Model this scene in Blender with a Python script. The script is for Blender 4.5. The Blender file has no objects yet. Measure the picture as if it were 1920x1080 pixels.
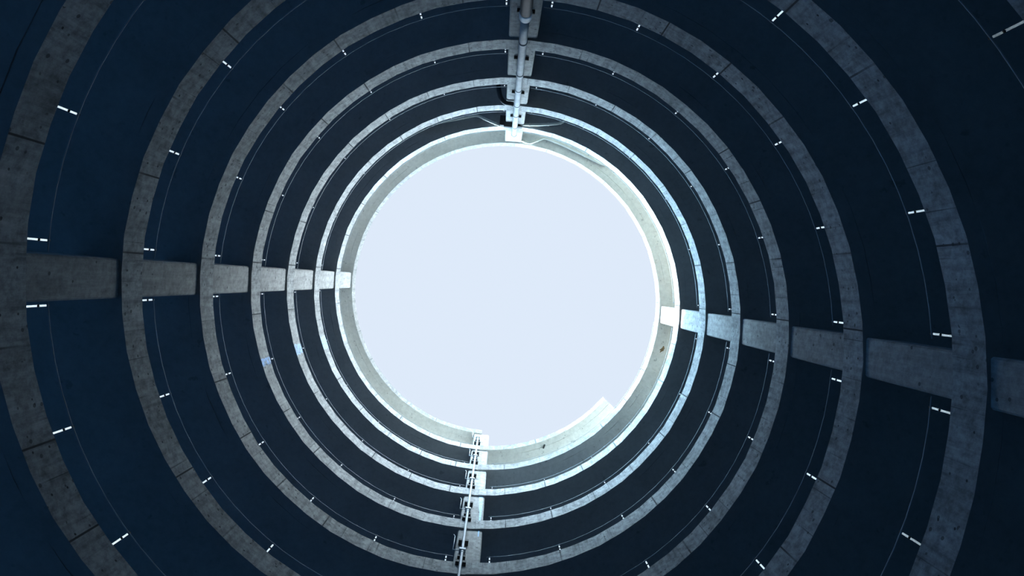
import bpy, math, random
from mathutils import Vector, Matrix

random.seed(7)
S = bpy.context.scene
COL = S.collection

# ------------------------------------------------------------------ camera
# the photographer stands on the floor of the well, a little off its axis, looking almost straight up
cam_data = bpy.data.cameras.new('camera')
cam_data.sensor_width = 36.0
cam_data.lens = 24.0
cam_data.clip_end = 500.0
cam = bpy.data.objects.new('camera', cam_data)
COL.objects.link(cam)
RX, RY = -0.00993067, 0.01786466
ca, sa, cb, sb = math.cos(RX), math.sin(RX), math.cos(RY), math.sin(RY)
RXY = Matrix(((cb, 0, sb), (0, 1, 0), (-sb, 0, cb))) @ Matrix(((1, 0, 0), (0, ca, -sa), (0, sa, ca)))
right, down, fwd = RXY.col[0], RXY.col[1], RXY.col[2]
m = Matrix.Identity(4)
for i in range(3):
    m[i][0], m[i][1], m[i][2] = right[i], -down[i], -fwd[i]
m.translation = Vector((0.0668, -0.6362, 1.5))
cam.matrix_world = m
S.camera = cam

# ------------------------------------------------------------------ sky
world = bpy.data.worlds.new('sky')
S.world = world
world.use_nodes = True
wn, wl = world.node_tree.nodes, world.node_tree.links
wn.clear()
w_out = wn.new('ShaderNodeOutputWorld')
w_bg = wn.new('ShaderNodeBackground')
w_tc = wn.new('ShaderNodeTexCoord')
w_sep = wn.new('ShaderNodeSeparateXYZ')
w_ramp = wn.new('ShaderNodeValToRGB')
wl.new(w_tc.outputs['Generated'], w_sep.inputs[0])
wl.new(w_sep.outputs['Z'], w_ramp.inputs[0])
def w_math(op, a, b):
    n_ = wn.new('ShaderNodeMath')
    n_.operation = op
    for i_, v_ in enumerate((a, b)):
        if isinstance(v_, (int, float)):
            n_.inputs[i_].default_value = v_
        else:
            wl.new(v_, n_.inputs[i_])
    return n_.outputs[0]
# the sky is brighter on the side where the sun stands
SUN_AZ, SUN_EL = math.radians(176), math.radians(30)
toward = w_math('ADD', w_math('MULTIPLY', w_sep.outputs['X'], math.cos(SUN_AZ)), w_math('MULTIPLY', w_sep.outputs['Y'], math.sin(SUN_AZ)))
away_from_zenith = w_math('MINIMUM', w_math('MAXIMUM', w_math('DIVIDE', w_math('SUBTRACT', 0.955, w_sep.outputs['Z']), 0.2), 0.0), 1.0)
w_side = w_math('ADD', 1.0, w_math('MULTIPLY', w_math('MULTIPLY', toward, 0.65), away_from_zenith))
wl.new(w_side, w_bg.inputs['Strength'])
w_hue = wn.new('ShaderNodeMix')
w_hue.data_type = 'RGBA'
wl.new(w_math('ADD', 0.5, w_math('MULTIPLY', toward, 0.75)), w_hue.inputs[0])
w_hue.inputs[6].default_value = (1.0, 1.0, 0.97, 1)       # near-white tint away from the sun, added to keep the left faces neutral
w_hue.inputs[7].default_value = (0.64, 0.96, 1.16, 1)      # added blue tint on the sun's side, to cool the right faces
w_tint = wn.new('ShaderNodeMix')
w_tint.data_type = 'RGBA'
wl.new(away_from_zenith, w_tint.inputs[0])
w_tint.inputs[6].default_value = (1, 1, 1, 1)
wl.new(w_hue.outputs[2], w_tint.inputs[7])
w_mul = wn.new('ShaderNodeMix')
w_mul.data_type = 'RGBA'
w_mul.blend_type = 'MULTIPLY'
w_mul.inputs[0].default_value = 1.0
wl.new(w_ramp.outputs[0], w_mul.inputs[6])
wl.new(w_tint.outputs[2], w_mul.inputs[7])
wl.new(w_mul.outputs[2], w_bg.inputs['Color'])
wl.new(w_bg.outputs[0], w_out.inputs[0])
# hazy sky: even pale blue overhead, brightening quickly away from the zenith
cr = w_ramp.color_ramp
cr.elements[0].position = 0.0
cr.elements[0].color = (2.6, 2.8, 3.0, 1)
cr.elements[1].position = 0.955
cr.elements[1].color = (0.730, 0.823, 0.956, 1)
for pos, k in ((0.06, 2.0), (0.32, 5.0), (0.52, 25.0), (0.73, 27.0), (0.82, 1.3)):
    e = cr.elements.new(pos)
    e.color = (0.80 * k, 0.92 * k, 1.03 * k, 1)

# ------------------------------------------------------------------ sun
sun_data = bpy.data.lights.new('sun', 'SUN')
sun_data.energy = 11.0
sun_data.angle = math.radians(2.0)
sun_data.color = (1.0, 0.83, 0.57)
sun = bpy.data.objects.new('sun', sun_data)
COL.objects.link(sun)
sdir = Vector((math.cos(SUN_AZ) * math.cos(SUN_EL), math.sin(SUN_AZ) * math.cos(SUN_EL), math.sin(SUN_EL)))
sun.rotation_euler = sdir.to_track_quat('Z', 'Y').to_euler()
sun.location = sdir * 60 + Vector((0, 0, 20))

# ------------------------------------------------------------------ exposure
S.view_settings.view_transform = 'Standard'
S.view_settings.look = 'None'
S.view_settings.exposure = 0.0
S.view_settings.gamma = 1.0
S.view_settings.use_curve_mapping = False
S.cycles.max_bounces = 8
S.cycles.diffuse_bounces = 6

# ------------------------------------------------------------------ dimensions
R = 6.35            # radius of the well
STEP = 3.0003       # height between two neighbouring ramp edges (two ramps interleave)
Z0 = 29.731         # lower edge of ring 0 at 90 degrees
BEAM_H = 0.66
BEAM_W = 0.24
SLAB = 0.20
ROUT = R + 5.6
SEAM = 96.8         # middle of the column with the riser, where one turn ends and the next begins
COLS = {'left': 186.1, 'top': 275.5, 'right': 366.0, 'bottom': 96.8}
HALF = 3.0

def zedge(n, a):
    return Z0 - STEP * (n + 2.0 * (a - 90.0) / 360.0)

def P(a, r, z):
    t = math.radians(a)
    return Vector((r * math.cos(t), r * math.sin(t), z))

# ------------------------------------------------------------------ materials
def mat(name):
    mt = bpy.data.materials.new(name)
    mt.use_nodes = True
    nt = mt.node_tree
    return mt, nt, nt.nodes['Principled BSDF']

def N(nt, kind, **kw):
    n = nt.nodes.new(kind)
    for k, v in kw.items():
        setattr(n, k, v)
    return n

def math_node(nt, op, a, b=None, c=None):
    n = N(nt, 'ShaderNodeMath', operation=op)
    for i, v in enumerate((a, b, c)):
        if v is None:
            continue
        if isinstance(v, (int, float)):
            n.inputs[i].default_value = v
        else:
            nt.links.new(v, n.inputs[i])
    return n.outputs[0]

def mix_rgb(nt, fac, a, b, blend='MIX'):
    n = N(nt, 'ShaderNodeMix', data_type='RGBA', blend_type=blend)
    for sock, v in ((n.inputs[0], fac), (n.inputs[6], a), (n.inputs[7], b)):
        if isinstance(v, (int, float)):
            sock.default_value = v
        elif isinstance(v, tuple):
            sock.default_value = v
        else:
            nt.links.new(v, sock)
    return n.outputs[2]

def noise(nt, vec, scale, detail=4.0, rough=0.6):
    n = N(nt, 'ShaderNodeTexNoise')
    n.inputs['Scale'].default_value = scale
    n.inputs['Detail'].default_value = detail
    n.inputs['Roughness'].default_value = rough
    nt.links.new(vec, n.inputs['Vector'])
    return n.outputs['Fac']

def ramp(nt, fac, stops):
    n = N(nt, 'ShaderNodeValToRGB')
    el = n.color_ramp.elements
    while len(el) < len(stops):
        el.new(0.5)
    for e_, (p_, c_) in zip(el, stops):
        e_.position = p_
        e_.color = c_ if len(c_) == 4 else (*c_, 1)
    nt.links.new(fac, n.inputs[0])
    return n.outputs[0]

def concrete(name, base, dark, formwork=False, streaks=0.5, stain=0.0, mottle=0.8, specks=0.75):
    """board-cast concrete: mottling, vertical weather streaks, and on the ramp edges tie holes and panel joints.
    UV: u in metres along the face, v in metres up it"""
    mt, nt, b = mat(name)
    tc = N(nt, 'ShaderNodeTexCoord')
    obj_v, uv = tc.outputs['Object'], tc.outputs['UV']
    n1 = noise(nt, obj_v, 0.9, 6, 0.65)
    n2 = noise(nt, obj_v, 7.0, 5, 0.7)
    col = mix_rgb(nt, ramp(nt, n1, [(0.30, (0, 0, 0)), (0.72, (1, 1, 1))]), (*dark, 1), (*base, 1))
    col = mix_rgb(nt, mottle, col, ramp(nt, n2, [(0.32, (0.42, 0.42, 0.42)), (0.62, (1.14, 1.14, 1.14))]), 'MULTIPLY')
    # streaks that run down the face
    mp = N(nt, 'ShaderNodeMapping')
    mp.inputs['Scale'].default_value = (7.0, 0.55, 1.0)
    nt.links.new(uv, mp.inputs['Vector'])
    n3 = noise(nt, mp.outputs[0], 1.0, 5, 0.7)
    col = mix_rgb(nt, streaks, col, ramp(nt, n3, [(0.36, (0.42, 0.43, 0.44)), (0.62, (1.08, 1.08, 1.08))]), 'MULTIPLY')
    # scattered pits and dirt specks
    vor = N(nt, 'ShaderNodeTexVoronoi', feature='F1')
    vor.inputs['Scale'].default_value = 5.0
    nt.links.new(obj_v, vor.inputs['Vector'])
    speck = math_node(nt, 'MULTIPLY', math_node(nt, 'LESS_THAN', vor.outputs['Distance'], 0.15),
                      math_node(nt, 'GREATER_THAN', noise(nt, obj_v, 2.3, 2), 0.50))
    col = mix_rgb(nt, math_node(nt, 'MULTIPLY', speck, specks), col, (0.06, 0.065, 0.07, 1))
    bump_h = n2
    if formwork:
        sx = N(nt, 'ShaderNodeSeparateXYZ')
        nt.links.new(uv, sx.inputs[0])
        u, v = sx.outputs[0], sx.outputs[1]
        # panel joints every 1.36 m, lighter ones half way
        fu = math_node(nt, 'FRACT', math_node(nt, 'DIVIDE', u, 1.36))
        j1 = math_node(nt, 'LESS_THAN', math_node(nt, 'ABSOLUTE', math_node(nt, 'SUBTRACT', fu, 0.5)), 0.011)
        j1 = math_node(nt, 'MULTIPLY', j1, ramp(nt, noise(nt, obj_v, 0.45, 1), [(0.40, (0.12,) * 3), (0.56, (0.95,) * 3)]))
        fh = math_node(nt, 'FRACT', math_node(nt, 'DIVIDE', u, 0.68))
        j2 = math_node(nt, 'LESS_THAN', math_node(nt, 'ABSOLUTE', math_node(nt, 'SUBTRACT', fh, 0.27)), 0.012)
        j2 = math_node(nt, 'MULTIPLY', j2, ramp(nt, noise(nt, obj_v, 0.8, 1), [(0.48, (0.0,) * 3), (0.62, (0.6,) * 3)]))
        # tie holes in two rows
        du = math_node(nt, 'MULTIPLY', math_node(nt, 'SUBTRACT', math_node(nt, 'FRACT', math_node(nt, 'DIVIDE', u, 0.62)), 0.5), 0.62)
        dv1 = math_node(nt, 'SUBTRACT', v, 0.17)
        dv2 = math_node(nt, 'SUBTRACT', v, 0.50)
        dv = math_node(nt, 'MINIMUM', math_node(nt, 'ABSOLUTE', dv1), math_node(nt, 'ABSOLUTE', dv2))
        rr = math_node(nt, 'SQRT', math_node(nt, 'ADD', math_node(nt, 'MULTIPLY', du, du), math_node(nt, 'MULTIPLY', dv, dv)))
        hole = math_node(nt, 'LESS_THAN', rr, 0.019)
        hole = math_node(nt, 'MULTIPLY', hole, ramp(nt, noise(nt, obj_v, 1.7, 1), [(0.40, (0.15,) * 3), (0.55, (0.9,) * 3)]))
        mark = math_node(nt, 'MAXIMUM', math_node(nt, 'MAXIMUM', j1, j2), hole)
        col = mix_rgb(nt, mark, col, (0.035, 0.04, 0.045, 1))
        # drips running down from the top lip
        drip = math_node(nt, 'MULTIPLY', ramp(nt, n3, [(0.30, (1, 1, 1)), (0.46, (0, 0, 0))]),
                         ramp(nt, v, [(0.34, (0, 0, 0)), (0.62, (0.75,) * 3)]))
        col = mix_rgb(nt, drip, col, (0.11, 0.12, 0.13, 1))
        # pale blue-white patches on the left side of the well, the same stretch on each turn
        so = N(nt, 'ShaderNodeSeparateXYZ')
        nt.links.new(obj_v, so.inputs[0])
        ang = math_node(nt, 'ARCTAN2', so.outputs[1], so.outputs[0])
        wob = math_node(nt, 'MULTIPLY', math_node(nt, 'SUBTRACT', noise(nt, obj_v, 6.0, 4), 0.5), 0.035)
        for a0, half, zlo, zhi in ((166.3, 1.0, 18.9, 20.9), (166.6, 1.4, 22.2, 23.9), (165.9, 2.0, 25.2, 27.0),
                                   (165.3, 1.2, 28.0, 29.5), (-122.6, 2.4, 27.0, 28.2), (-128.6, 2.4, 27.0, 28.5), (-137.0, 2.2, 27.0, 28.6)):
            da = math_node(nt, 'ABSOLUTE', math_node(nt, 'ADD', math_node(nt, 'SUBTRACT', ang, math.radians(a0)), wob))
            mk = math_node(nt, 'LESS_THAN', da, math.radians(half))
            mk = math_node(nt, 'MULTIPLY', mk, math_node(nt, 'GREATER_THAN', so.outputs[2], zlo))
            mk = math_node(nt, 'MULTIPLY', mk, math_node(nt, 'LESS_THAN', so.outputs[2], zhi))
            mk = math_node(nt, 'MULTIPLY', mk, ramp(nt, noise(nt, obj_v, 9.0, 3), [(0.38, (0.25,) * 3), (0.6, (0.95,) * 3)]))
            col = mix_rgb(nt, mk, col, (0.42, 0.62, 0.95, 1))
        bump_h = math_node(nt, 'SUBTRACT', n2, math_node(nt, 'MULTIPLY', mark, 1.5))
    if stain:
        n5 = noise(nt, obj_v, 3.2, 3, 0.55)
        col = mix_rgb(nt, math_node(nt, 'MULTIPLY', ramp(nt, n5, [(0.68, (0, 0, 0)), (0.73, (1, 1, 1))]), stain), col, (0.05, 0.05, 0.05, 1))
    nt.links.new(col, b.inputs['Base Color'])
    b.inputs['Roughness'].default_value = 0.85
    b.inputs['Specular IOR Level'].default_value = 0.25
    bp = N(nt, 'ShaderNodeBump')
    bp.inputs['Strength'].default_value = 0.25
    bp.inputs['Distance'].default_value = 0.02
    nt.links.new(bump_h, bp.inputs['Height'])
    nt.links.new(bp.outputs[0], b.inputs['Normal'])
    return mt

def simple(name, colr, rough=0.5, metal=0.0, vary=0.25, scale=6.0):
    mt, nt, b = mat(name)
    tc = N(nt, 'ShaderNodeTexCoord')
    n1 = noise(nt, tc.outputs['Object'], scale, 4)
    lo = tuple(c * (1 - vary) for c in colr)
    hi = tuple(min(1, c * (1 + vary)) for c in colr)
    nt.links.new(ramp(nt, n1, [(0.3, lo), (0.7, hi)]), b.inputs['Base Color'])
    b.inputs['Roughness'].default_value = rough
    b.inputs['Metallic'].default_value = metal
    return mt

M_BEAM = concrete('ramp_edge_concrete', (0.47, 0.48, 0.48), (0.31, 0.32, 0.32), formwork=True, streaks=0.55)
M_BEAM_TOP = concrete('darker_roof_edge_concrete', (0.30, 0.30, 0.29), (0.22, 0.22, 0.215), formwork=True, streaks=0.55)  # darker copy of the ramp edge concrete, for the topmost turns
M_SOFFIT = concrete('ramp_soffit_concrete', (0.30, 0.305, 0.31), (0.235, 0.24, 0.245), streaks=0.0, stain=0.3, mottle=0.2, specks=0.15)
M_SOFFIT_TOP = concrete('lightened_soffit_concrete', (0.64, 0.64, 0.61), (0.54, 0.54, 0.515), streaks=0.0, stain=0.45, mottle=0.25, specks=0.35)  # paler copy of the soffit concrete; bounced sunlight put into the colour
M_COL = concrete('column_concrete', (0.42, 0.42, 0.41), (0.31, 0.31, 0.305), streaks=0.4, mottle=0.6)
M_FLOOR = concrete('well_floor_concrete', (0.14, 0.15, 0.17), (0.08, 0.09, 0.10), streaks=0.0)
M_WALL = concrete('outer_wall_concrete', (0.22, 0.23, 0.24), (0.15, 0.16, 0.17), streaks=0.2)
M_ASPHALT = simple('ramp_asphalt', (0.07, 0.075, 0.08), 0.9, 0, 0.2, 20)
M_SCREED = simple('pale_bounce_screed', (0.74, 0.69, 0.585), 0.9, 0, 0.1, 20)  # unseen pale deck colour, added to bounce sunlight onto the top soffits
M_GALV = simple('galvanised_steel', (0.86, 0.90, 0.93), 0.16, 1.0, 0.05, 12)
M_RAIL = simple('weathered_rail_steel', (0.33, 0.37, 0.40), 0.5, 0.2, 0.15, 8)
M_DARK = simple('blackened_steel', (0.025, 0.028, 0.03), 0.6, 0.3, 0.2, 10)
M_PVC = simple('pale_drain_pipe', (0.33, 0.37, 0.40), 0.45, 0.0, 0.25, 3)
M_PVC_DARK = simple('dark_grey_drain_pipe', (0.04, 0.048, 0.055), 0.5, 0.0, 0.3, 3)
M_SOCKET = simple('white_pipe_collar', (0.85, 0.9, 0.92), 0.4, 0.0, 0.05, 3)
M_RISER = simple('grey_painted_riser', (0.42, 0.46, 0.49), 0.4, 0.3, 0.1, 6)
M_SOFFITPIPE = simple('offwhite_soffit_pipe', (0.66, 0.65, 0.58), 0.5, 0.0, 0.1, 4)
M_BLACKPIPE = simple('black_drain_hose', (0.012, 0.014, 0.016), 0.45, 0.0, 0.2, 4)
M_LIME = simple('pale_blue_lime_streak', (0.40, 0.58, 0.84), 0.9, 0.0, 0.3, 9)

def tinted_glass(name, tint):
    mt = bpy.data.materials.new(name)
    mt.use_nodes = True
    nt = mt.node_tree
    nt.nodes.clear()
    out = N(nt, 'ShaderNodeOutputMaterial')
    tr = N(nt, 'ShaderNodeBsdfTransparent')
    tr.inputs['Color'].default_value = (*tint, 1)
    gl = N(nt, 'ShaderNodeBsdfGlossy')
    gl.inputs['Roughness'].default_value = 0.1
    fr = N(nt, 'ShaderNodeFresnel')
    mx = N(nt, 'ShaderNodeMixShader')
    nt.links.new(fr.outputs[0], mx.inputs[0])
    nt.links.new(tr.outputs[0], mx.inputs[1])
    nt.links.new(gl.outputs[0], mx.inputs[2])
    nt.links.new(mx.outputs[0], out.inputs['Surface'])
    return mt
M_FILL_GLASS = tinted_glass('deep_blue_fill_glass', (0.30, 0.49, 0.68))  # for the added strips that tint the unseen fill light blue

# ------------------------------------------------------------------ mesh helpers
class MB:
    """collects faces of one mesh"""
    def __init__(self):
        self.v, self.f, self.uv, self.under = [], [], [], set()
    def quad(self, ids, uvs=None):
        self.f.append(ids)
        self.uv.append(uvs or [(0, 0)] * len(ids))
    def sweep(self, profile, angles, zf, jitter=0.0):
        """closed (r, z) profile swept round the axis; u runs with the arc, v with z"""
        k = len(profile)
        base = len(self.v)
        for a in angles:
            dr, dz = random.uniform(-jitter, jitter), random.uniform(-jitter, jitter)
            for (r, z) in profile:
                self.v.append(P(a, r + dr, zf(a) + z + dz))
        for i in range(len(angles) - 1):
            u0, u1 = math.radians(angles[i]) * R, math.radians(angles[i + 1]) * R
            for j in range(k):
                j2 = (j + 1) % k
                p0, p1 = profile[j], profile[j2]
                v0 = p0[1] if abs(p0[1] - p1[1]) > 1e-6 else p0[0]
                v1 = p1[1] if abs(p0[1] - p1[1]) > 1e-6 else p1[0]
                if p0[1] == 0.0 and p1[1] == 0.0:
                    self.under.add(len(self.f))
                self.quad([base + i * k + j, base + (i + 1) * k + j, base + (i + 1) * k + j2, base + i * k + j2],
                          [(u0, v0), (u1, v0), (u1, v1), (u0, v1)])
        self.quad([base + j for j in range(k)])
        last = base + (len(angles) - 1) * k
        self.quad([last + j for j in reversed(range(k))])
    def tube(self, pts, rad, seg=8, cap=True):
        rings = []
        n = len(pts)
        for i, p in enumerate(pts):
            d = (pts[min(i + 1, n - 1)] - pts[max(i - 1, 0)]).normalized()
            ref = Vector((0, 0, 1)) if abs(d.z) < 0.9 else Vector((1, 0, 0))
            x = d.cross(ref).normalized()
            y = d.cross(x)
            rr = rad[i] if isinstance(rad, (list, tuple)) else rad
            base = len(self.v)
            for k in range(seg):
                t = 2 * math.pi * k / seg
                self.v.append(p + x * (rr * math.cos(t)) + y * (rr * math.sin(t)))
            rings.append(base)
        for i in range(n - 1):
            for k in range(seg):
                k2 = (k + 1) % seg
                self.quad([rings[i] + k, rings[i] + k2, rings[i + 1] + k2, rings[i + 1] + k])
        if cap:
            self.quad([rings[0] + k for k in reversed(range(seg))])
            self.quad([rings[-1] + k for k in range(seg)])
    def box(self, c, ax, ay, az, uv=False):
        """box about c with half-extent vectors; chamfer-free, for small fittings"""
        base = len(self.v)
        for sx in (-1, 1):
            for sy in (-1, 1):
                for sz in (-1, 1):
                    self.v.append(c + ax * sx + ay * sy + az * sz)
        for ids in ((0, 1, 3, 2), (4, 6, 7, 5), (0, 4, 5, 1), (2, 3, 7, 6), (0, 2, 6, 4), (1, 5, 7, 3)):
            self.quad([base + i for i in ids])
    def build(self, name, material, parent=None, bevel=0.0, smooth=False, underside=None):
        me = bpy.data.meshes.new(name)
        me.from_pydata([tuple(p) for p in self.v], [], self.f)
        lay = me.uv_layers.new(name='UVMap')
        li = 0
        for fu in self.uv:
            for uv in fu:
                lay.data[li].uv = uv
                li += 1
        me.materials.append(material)
        if underside:
            me.materials.append(underside)
            for i_ in self.under:
                me.polygons[i_].material_index = 1
        import bmesh
        bm = bmesh.new(); bm.from_mesh(me)
        bmesh.ops.recalc_face_normals(bm, faces=bm.faces)
        if bevel:
            bmesh.ops.bevel(bm, geom=list(bm.edges), offset=bevel, segments=2, profile=0.5, affect='EDGES')
        bm.to_mesh(me); bm.free()
        if smooth:
            for p_ in me.polygons:
                p_.use_smooth = len(p_.vertices) == 4
        o = bpy.data.objects.new(name, me)
        COL.objects.link(o)
        if parent:
            o.parent = parent
            o.matrix_parent_inverse = Matrix.Translation(-parent.location)
        return o

def thing(name, label, cat, loc=(0, 0, 0), group=None):
    o = bpy.data.objects.new(name, None)
    o.empty_display_size = 0.2
    COL.objects.link(o)
    o.location = loc
    return tag(o, label, cat, group)

def tag(o, label, cat, group=None):
    o['label'] = label
    o['category'] = cat
    o['kind'] = 'thing'
    if group:
        o['group'] = group
    return o

def frange(a0, a1, step):
    k = max(1, int(round((a1 - a0) / step)))
    return [a0 + (a1 - a0) * i / k for i in range(k + 1)]

# ------------------------------------------------------------------ setting: floor of the well
fl = MB()
fl.sweep([(0.01, -0.3), (ROUT + 0.3, -0.3), (ROUT + 0.3, 0.0), (0.01, 0.0)], frange(0, 360, 6), lambda a: 0.0)
floor = fl.build('floor', M_FLOOR)
floor['kind'] = 'structure'
# ------------------------------------------------------------------ the two interleaved ramps, turn by turn
ORD = {-2: ('short stub of concrete ramp at the very top, under the sky by the riser column', 404.0, SEAM + 360),
       -1: ('topmost full turn of concrete ramp, its pale soffit rimming the round sky opening', SEAM, SEAM + 360),
       0: ('second full concrete ramp turn from the sky, its near-white edge ringing the opening', SEAM, SEAM + 360),
       1: ('third full concrete ramp turn from the sky, light grey edge, off-white pipes under its neighbour', SEAM, SEAM + 360),
       2: ('fourth full concrete ramp turn down from the sky opening, light grey edge', SEAM, SEAM + 360),
       3: ('fifth full concrete ramp turn down from the sky opening, mid grey edge', SEAM, SEAM + 360),
       4: ('sixth full concrete ramp turn down, grey edge cut by the top of the picture', SEAM, SEAM + 360),
       5: ('seventh full concrete ramp turn down, dim edge crossing only left and right of view', SEAM, SEAM + 360),
       6: ('eighth concrete ramp turn down, nearest the viewer, almost lost in the dark margins', SEAM, SEAM + 360),
       7: ('ninth concrete ramp turn down, hidden in darkness beyond the corners of the view', SEAM, SEAM + 360),
       8: ('first turn of the concrete ramp rising from the floor behind the viewer', SEAM, 432.0),
       9: ('short foot of the second concrete ramp rising from the floor', SEAM, 252.0)}
ORD[1] = ('third full concrete ramp turn from the sky, light grey edge outside the near-white one', SEAM, SEAM + 360)
for n, (lab, a0, a1) in ORD.items():
    t = thing('ramp_turn', lab, 'ramp', (0, 0, zedge(n, (a0 + a1) / 2)), 'turns of the two interleaved spiral ramps')
    zf = lambda a, n=n: zedge(n, a)
    a0, a1 = a0 + 0.03, a1 - 0.03      # construction joint at the riser column
    b = MB()
    b.sweep([(R, 0.0), (R + BEAM_W, 0.0), (R + BEAM_W, BEAM_H), (R, BEAM_H)], frange(a0, a1, 6.0), zf, 0.008)
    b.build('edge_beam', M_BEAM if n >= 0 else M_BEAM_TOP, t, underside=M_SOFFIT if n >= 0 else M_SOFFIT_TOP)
    d = MB()
    d.sweep([(R + BEAM_W, 0.0), (ROUT, 0.0), (ROUT, SLAB), (R + BEAM_W, SLAB)], frange(a0, a1, 6.0), zf)
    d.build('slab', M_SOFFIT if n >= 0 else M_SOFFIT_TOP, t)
    for b0, b1, rm in ([(a0, SEAM + 300, M_SCREED), (SEAM + 300, a1, M_ASPHALT)] if n == 0 else [(a0, a1, M_SCREED if n < 0 else M_ASPHALT)]):  # second turn's deck split to cut the bounce near the riser
        q = MB()
        q.sweep([(R + BEAM_W, SLAB), (ROUT, SLAB), (ROUT, SLAB + 0.05), (R + BEAM_W, SLAB + 0.05)], frange(b0, b1, 6.0), zf)
        q.build('road_surface', rm, t)
    if n == 8:
        ow = MB()
        ow.sweep([(ROUT + 0.05, 0.0), (ROUT + 0.35, 0.0), (ROUT + 0.35, 3.3), (ROUT + 0.05, 3.3)], frange(0, 360, 5), lambda a: 0.0)
        ow.build('light_block_wall', M_WALL, t)  # unseen ring wall, added to stop light leaking in below the ramps
    g = MB()
    g.sweep([(ROUT - 0.03, SLAB + 0.05), (ROUT - 0.02, SLAB + 0.05), (ROUT - 0.02, 1.0), (ROUT - 0.03, 1.0)], frange(a0, a1, 6.0), zf)
    g.build('added_fill_glass', M_FILL_GLASS, t)  # unseen tinted strip, added to let blue fill light onto the soffits
    g = MB()
    g.sweep([(ROUT - 0.2, 1.0), (ROUT, 1.0), (ROUT, STEP - 0.02), (ROUT - 0.2, STEP - 0.02)], frange(a0, a1, 6.0), zf)
    g.build('outer_wall_band', M_WALL, t)

# ------------------------------------------------------------------ four columns
def column(label, a, ztop, depth=0.7):
    c = P(a, R + 0.05 + depth / 2, ztop / 2)
    t = math.radians(a)
    er, et = Vector((math.cos(t), math.sin(t), 0)), Vector((-math.sin(t), math.cos(t), 0))
    hw = (R + 0.05) * math.radians(HALF)
    mb = MB()
    ch = 0.03
    prof = [(-depth / 2, -hw + ch), (-depth / 2, hw - ch), (-depth / 2 + ch, hw), (depth / 2, hw), (depth / 2, -hw), (-depth / 2 + ch, -hw)]
    zs = frange(0.0, ztop, 1.5)
    k = len(prof)
    us = [0]
    for j in range(k):
        p0, p1 = prof[j], prof[(j + 1) % k]
        us.append(us[-1] + math.hypot(p1[0] - p0[0], p1[1] - p0[1]))
    base0 = Vector((c.x, c.y, 0))
    for z in zs:
        for (x, y) in prof:
            mb.v.append(base0 + er * x + et * y + Vector((0, 0, z)))
    for i in range(len(zs) - 1):
        for j in range(k):
            j2 = (j + 1) % k
            mb.quad([i * k + j, i * k + j2, (i + 1) * k + j2, (i + 1) * k + j],
                    [(us[j], zs[i]), (us[j + 1], zs[i]), (us[j + 1], zs[i + 1]), (us[j], zs[i + 1])])
    mb.quad([j for j in reversed(range(k))])
    mb.quad([(len(zs) - 1) * k + j for j in range(k)])
    o = mb.build('concrete_column', M_COL)
    return tag(o, label, 'column', 'columns round the well')

column('concrete column on the left side of the well, bare of any pipe', COLS['left'], 31.6)
column('concrete column at the top of the view, behind the thick drainpipe', COLS['top'], 30.1)
column('concrete column on the right side of the well, bare and slanting downwards', COLS['right'] - 360, 28.9)
column('concrete column at the bottom of the view, carrying the thin clamped riser', COLS['bottom'], 32.6)

# ------------------------------------------------------------------ railings: one run between two columns, six posts each
POST_A = [4.75 + 16.2 * i for i in range(6)]
RP = R + 0.12
BAR_H = 0.60

def post_mesh():
    mb = MB()
    X, Y, Z = Vector((1, 0, 0)), Vector((0, 1, 0)), Vector((0, 0, 1))
    mb.box(Vector((0, 0, BAR_H / 2)), X * 0.009, Y * 0.0165, Z * BAR_H / 2)
    mb.box(Vector((0, 0, 0.006)), X * 0.04, Y * 0.045, Z * 0.006)
    return mb
def fitting(z, half, rad):
    mb = MB()
    mb.tube([Vector((0, 0, z - half)), Vector((0, 0, z + half))], rad, 12)
    return mb
post_proto = post_mesh().build('post', M_GALV, None, bevel=0.003)
clamp_proto = fitting(0.40, 0.010, 0.022).build('post_collar', M_DARK, None)
cap_proto = fitting(BAR_H + 0.014, 0.014, 0.022).build('post_cap', M_DARK, None)
first_post = [True]

def place_post(parent, a, z):
    if first_post[0]:
        o, c, d = post_proto, clamp_proto, cap_proto
        first_post[0] = False
    else:
        o, c, d = post_proto.copy(), clamp_proto.copy(), cap_proto.copy()
        for x in (o, c, d):
            COL.objects.link(x)
    o.parent = parent
    o.matrix_parent_inverse = Matrix.Identity(4)
    p = P(a, RP, z)
    o.location = p - parent.location
    o.rotation_euler = (0, 0, math.radians(a))
    for x in (c, d):
        x.parent = o
        x.matrix_parent_inverse = Matrix.Identity(4)

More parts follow.
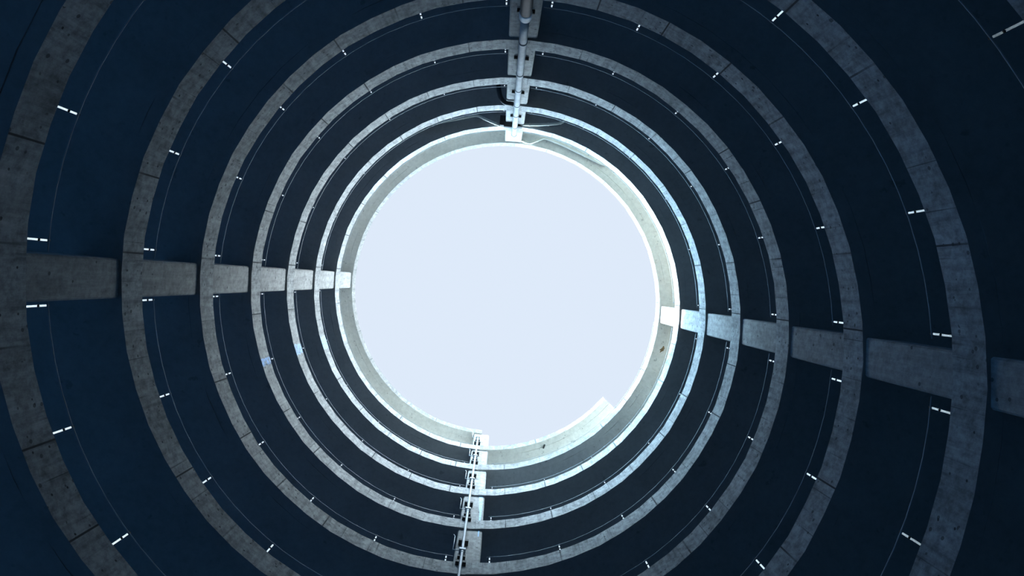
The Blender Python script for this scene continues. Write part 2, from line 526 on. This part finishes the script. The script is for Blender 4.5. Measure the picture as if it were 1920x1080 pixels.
QUAD = {'lower left': ('bottom', 'left'), 'upper left': ('left', 'top'), 'upper right': ('top', 'right'), 'lower right': ('right', 'bottom')}
QSTART = {'lower left': 96.8, 'upper left': 186.1, 'upper right': 275.5, 'lower right': 366.0}
RING_TXT = {-1: 'topmost full ramp turn', 0: 'second ramp turn from the sky', 1: 'third ramp turn from the sky', 2: 'fourth ramp turn from the sky',
            3: 'fifth ramp turn from the sky', 4: 'sixth ramp turn from the sky', 5: 'seventh ramp turn from the sky',
            6: 'eighth, dark outermost ramp turn'}
BETWEEN = {'lower left': 'bottom and left columns', 'upper left': 'left and top columns', 'upper right': 'top and right columns', 'lower right': 'right and bottom columns'}
def railing(n, qd):
    a0 = QSTART[qd]
    mid = a0 + 45
    t = thing('railing', 'thin steel railing on the %s, between %s' % (RING_TXT[n], BETWEEN[qd]), 'railing',
              tuple(P(mid, RP, zedge(n, mid) + BEAM_H)), 'railings along the ramp edges')
    for da in POST_A:
        place_post(t, a0 + da, zedge(n, a0 + da) + BEAM_H + 0.016)
    for name, h, rad in (('top_rail', BAR_H + 0.014, 0.009),):
        mb = MB()
        pts = [P(a, RP - 0.012, zedge(n, a) + BEAM_H + h) for a in frange(a0 + HALF + 0.3, a0 + 89.4 - HALF, 4.0)]
        mb.tube(pts, rad, 8)
        mb.build(name, M_RAIL, t, smooth=True)

railing(-1, 'lower right')
for n in range(0, 7):
    for qd in QUAD:
        if (n, qd) in ((6, 'lower right'),):
            continue
        railing(n, qd)

# ------------------------------------------------------------------ drainpipe down the face of the top column
PA, PR = 275.6, R - 0.17
pe_r = Vector((math.cos(math.radians(PA)), math.sin(math.radians(PA)), 0))
pe_t = Vector((-pe_r.y, pe_r.x, 0))
dp = thing('drainpipe', 'thick pale drainpipe strapped down the concrete column at the top of the view', 'pipe', tuple(P(PA, PR, 0)))
mb = MB(); mb.tube([P(PA, PR, z) for z in frange(15.75, 27.9, 1.0)], 0.095, 20); mb.build('upper_pipe', M_PVC, dp, smooth=True)
mb = MB(); mb.tube([P(PA, PR, z) for z in frange(0.0, 15.55, 1.0)], 0.125, 20); mb.build('lower_pipe', M_PVC_DARK, dp, smooth=True)
mb = MB(); mb.tube([P(PA, PR, z) for z in (15.52, 15.56, 15.80, 15.84)], [0.125, 0.135, 0.135, 0.11], 20)
o = mb.build('white_collar', M_SOCKET, dp, smooth=True); o['label'] = 'white collar where the pipe widens'
for z in (17.3, 19.7, 21.2, 22.9, 24.2, 25.9, 27.2):
    mb = MB(); mb.tube([P(PA, PR, z - 0.06), P(PA, PR, z + 0.06)], 0.104, 20)
    mb.build('coupling', M_PVC, dp, smooth=True)
    mb = MB(); mb.tube([P(PA, PR, z - 0.085), P(PA, PR, z - 0.06)], 0.098, 20)
    mb.build('joint_ring', M_DARK, dp, smooth=True)
for z in (4.0, 7.0, 10.0, 12.95, 15.92, 18.95, 22.1, 25.05):
    mb = MB()
    mb.box(P(PA, R + 0.0, z), pe_r * 0.04, pe_t * 0.19, Vector((0, 0, 0.022)))
    mb.build('pipe_strap', M_DARK, dp)

# black boxes stand in for the shaded notch behind the pipe
hp = MB()
zc = 26.55
hp.box(P(274.3, R + 0.14, zc), pe_r * 0.18, pe_t * 0.42, Vector((0, 0, 0.13)))
hp.box(P(273.4, R - 0.02, zc - 0.2), pe_r * 0.1, pe_t * 0.16, Vector((0, 0, 0.1)))
tag(hp.build('dark_notch_block', M_DARK, None, bevel=0.02), 'black box standing in for the shaded notch where the drainpipe meets the second ramp turn', 'drain')

# pipes slung under the ramp soffits beside the top column
def slung(label, pts, rad, material, name='soffit_pipe', hangers=True):
    t = thing(name, label, 'pipe', tuple(P(*pts[0])))
    path = []
    V = [P(*p) for p in pts]
    for i in range(len(V)):
        if 0 < i < len(V) - 1:
            r_ = min(0.12, (V[i] - V[i - 1]).length * .4, (V[i + 1] - V[i]).length * .4)
            a_ = V[i] + (V[i - 1] - V[i]).normalized() * r_
            b_ = V[i] + (V[i + 1] - V[i]).normalized() * r_
            for s in (0, .25, .5, .75, 1):
                path.append(a_ * (1 - s) ** 2 + V[i] * 2 * s * (1 - s) + b_ * s * s)
        else:
            path.append(V[i])
    mb = MB(); mb.tube(path, rad, 12); mb.build('pipe', material, t, smooth=True)
    if hangers:
        for i in range(len(V) - 1):
            c = (V[i] + V[i + 1]) / 2
            d = (V[i + 1] - V[i]).normalized()
            mb = MB()
            mb.tube([c - d * 0.025, c + d * 0.025], rad * 1.25, 12)
            mb.box(c + Vector((0, 0, rad + 0.03)), d * 0.02, d.cross(Vector((0, 0, 1))).normalized() * 0.02, Vector((0, 0, 0.05)))
            mb.build('hanger', material, t)
    return t
slung('off-white pipe bent under the second ramp turn, left of the drainpipe', [(240.0, 7.6, 27.08), (246.8, 6.99, 27.00), (254.8, 6.82, 26.87), (263.5, 6.79, 26.72), (267.6, 6.5, 26.62), (270.9, 6.33, 26.52)], 0.05, M_SOFFITPIPE)
slung('off-white pipe with a hooked end under the second ramp turn, right of the drainpipe', [(277.4, 6.40, 26.45), (283.3, 6.50, 26.37), (288.8, 6.70, 26.28), (290.3, 6.82, 26.25), (291.2, 7.3, 26.24)], 0.05, M_SOFFITPIPE)
slung('cream pipe bent under the topmost ramp turn, right of the drainpipe', [(278.3, 6.46, 29.44), (281.7, 6.40, 29.38), (286.3, 6.75, 29.30), (294.2, 6.70, 29.17), (308.6, 6.80, 28.93), (311.0, 7.2, 28.89)], 0.055, M_SOFFITPIPE)
slung('dull grey pipe under the third ramp turn, right of the drainpipe', [(278.6, 6.86, 23.40), (285.5, 6.90, 23.29), (287.5, 7.4, 23.25)], 0.04, M_WALL)
slung('black hose looping beside the left edge of the drainpipe column', [(270.2, 6.95, 23.50), (270.4, 6.70, 23.42), (270.9, 6.48, 23.36), (272.0, 6.33, 23.33), (274.6, 6.30, 23.33)], 0.075, M_BLACKPIPE, 'drain_hose', False)

# ------------------------------------------------------------------ riser down the face of the bottom column
RA = 98.15
re_r = Vector((math.cos(math.radians(RA)), math.sin(math.radians(RA)), 0))
re_t = Vector((-re_r.y, re_r.x, 0))
UP = Vector((0, 0, 1))
RR = R - 0.10
rs = thing('fire_riser', 'thin grey riser pipe with valves and dark clamps on the bottom column', 'pipe', tuple(P(RA, RR, 0)))
mb = MB(); mb.tube([P(RA, RR, z) for z in frange(0.0, 31.3, 1.5)], 0.037, 12); mb.build('riser_pipe', M_RISER, rs, smooth=True)
for k in range(-1, 7):
    zb = 28.04 - 3.1 * k
    if k < 0:
        zb = 31.2
    v = MB()
    v.box(P(RA, RR, zb), re_r * 0.07, re_t * 0.085, UP * 0.055)
    v.tube([P(RA, RR, zb - 0.14), P(RA, RR, zb + 0.14)], 0.05, 12)
    vo = v.build('valve', M_RISER, rs, bevel=0.012)
    w = MB()
    w.box(P(RA, R - 0.0, zb - 0.17), re_r * 0.06, re_t * 0.10, UP * 0.08)
    w.build('bracket', M_DARK, vo)
    # side outlet with its upright arm at the column's edge
    h = MB()
    pa, pb = P(RA, RR, zb), P(RA, RR, zb) + re_t * 0.24
    h.tube([pa, pb], 0.012, 8)
    h.tube([pb - UP * 0.05, pb + UP * 0.9, pb + UP * 1.0 + re_t * 0.04], 0.010, 8)
    h.build('outlet_arm', M_RISER, vo, smooth=True)
zs_cl = []
for k in range(-1, 7):
    zs_cl += [28.78 - 3.1 * k, 27.39 - 3.1 * k + 0.02]
for z in zs_cl:
    if z > 31 or z < 1:
        continue
    for s in (-1, 1):
        mb = MB()
        mb.box(P(RA, R - 0.03, z) + re_t * 0.085 * s, re_r * 0.07, re_t * 0.045, UP * 0.055)
        mb.build('clamp', M_DARK, rs)

# lime streak down the right half of the bottom column: a thin crust on the face
st = MB()
lime = [(24.6, 95.2, 0.05), (24.45, 95.1, 0.075), (24.0, 95.0, 0.07), (23.7, 94.9, 0.05), (23.4, 94.8, 0.06), (23.0, 94.75, 0.04), (22.6, 94.75, 0.045), (22.2, 94.65, 0.03), (21.8, 94.7, 0.036), (21.3, 94.75, 0.02), (20.8, 94.7, 0.022), (20.2, 94.75, 0.008)]
hw0 = R + 0.05
bt = math.radians(COLS['bottom'])
be_r, be_t = Vector((math.cos(bt), math.sin(bt), 0)), Vector((-math.sin(bt), math.cos(bt), 0))
ids = []
for (z, a, w) in lime:
    y = hw0 * math.tan(math.radians(a - COLS['bottom']))
    for dr in (0.0, 0.006):
        for s in (-1, 1):
            st.v.append(be_r * (hw0 - dr) + be_t * (y + s * w + random.uniform(-.01, .01)) + UP * z)
for i in range(len(lime) - 1):
    A, B = i * 4, (i + 1) * 4
    st.quad([A + 2, A + 3, B + 3, B + 2]); st.quad([A, A + 2, B + 2, B]); st.quad([A + 1, B + 1, B + 3, A + 3])
lo = st.build('lime_streak', M_LIME)
tag(lo, 'pale blue-white lime streak down the right half of the bottom column', 'stain')

# brown rust bloom and a small dark fixing on the pale top soffits
M_RUST = simple('brown_rust_bloom', (0.16, 0.11, 0.055), 0.9, 0.0, 0.4, 14)
ru = MB()
n_p = 18
c_a, c_r = 17.4, 6.70
for lay_z in (0.0, -0.006):
    random.seed(11)
    for i in range(n_p):
        t_ = 2 * math.pi * i / n_p
        k_ = random.uniform(0.5, 1.25)
        a_ = c_a + 360 + math.degrees(0.13 * k_ * math.cos(t_ + 0.5) / c_r)
        r_ = c_r + 0.085 * k_ * math.sin(t_)
        ru.v.append(P(a_, r_, zedge(-1, a_) + lay_z))
ru.quad(list(range(n_p)))
ru.quad([n_p + i for i in reversed(range(n_p))])
for i in range(n_p):
    j = (i + 1) % n_p
    ru.quad([i, j, n_p + j, n_p + i])
tag(ru.build('rust_stain', M_RUST), 'brown rust stain on the pale soffit rimming the sky, right of centre', 'stain')
fx = MB()
a_ = 73.0 + 360
p_ = P(a_, 6.57, zedge(-2, a_) - 0.03)
d_ = P(a_ + 38, 1.0, 0)
fx.box(p_, d_ * 0.09, d_.cross(UP) * 0.025, UP * 0.03)
tag(fx.build('soffit_fixing', M_DARK, None, bevel=0.006), 'small dark metal fixing on the short top ramp stub soffit', 'fixing')
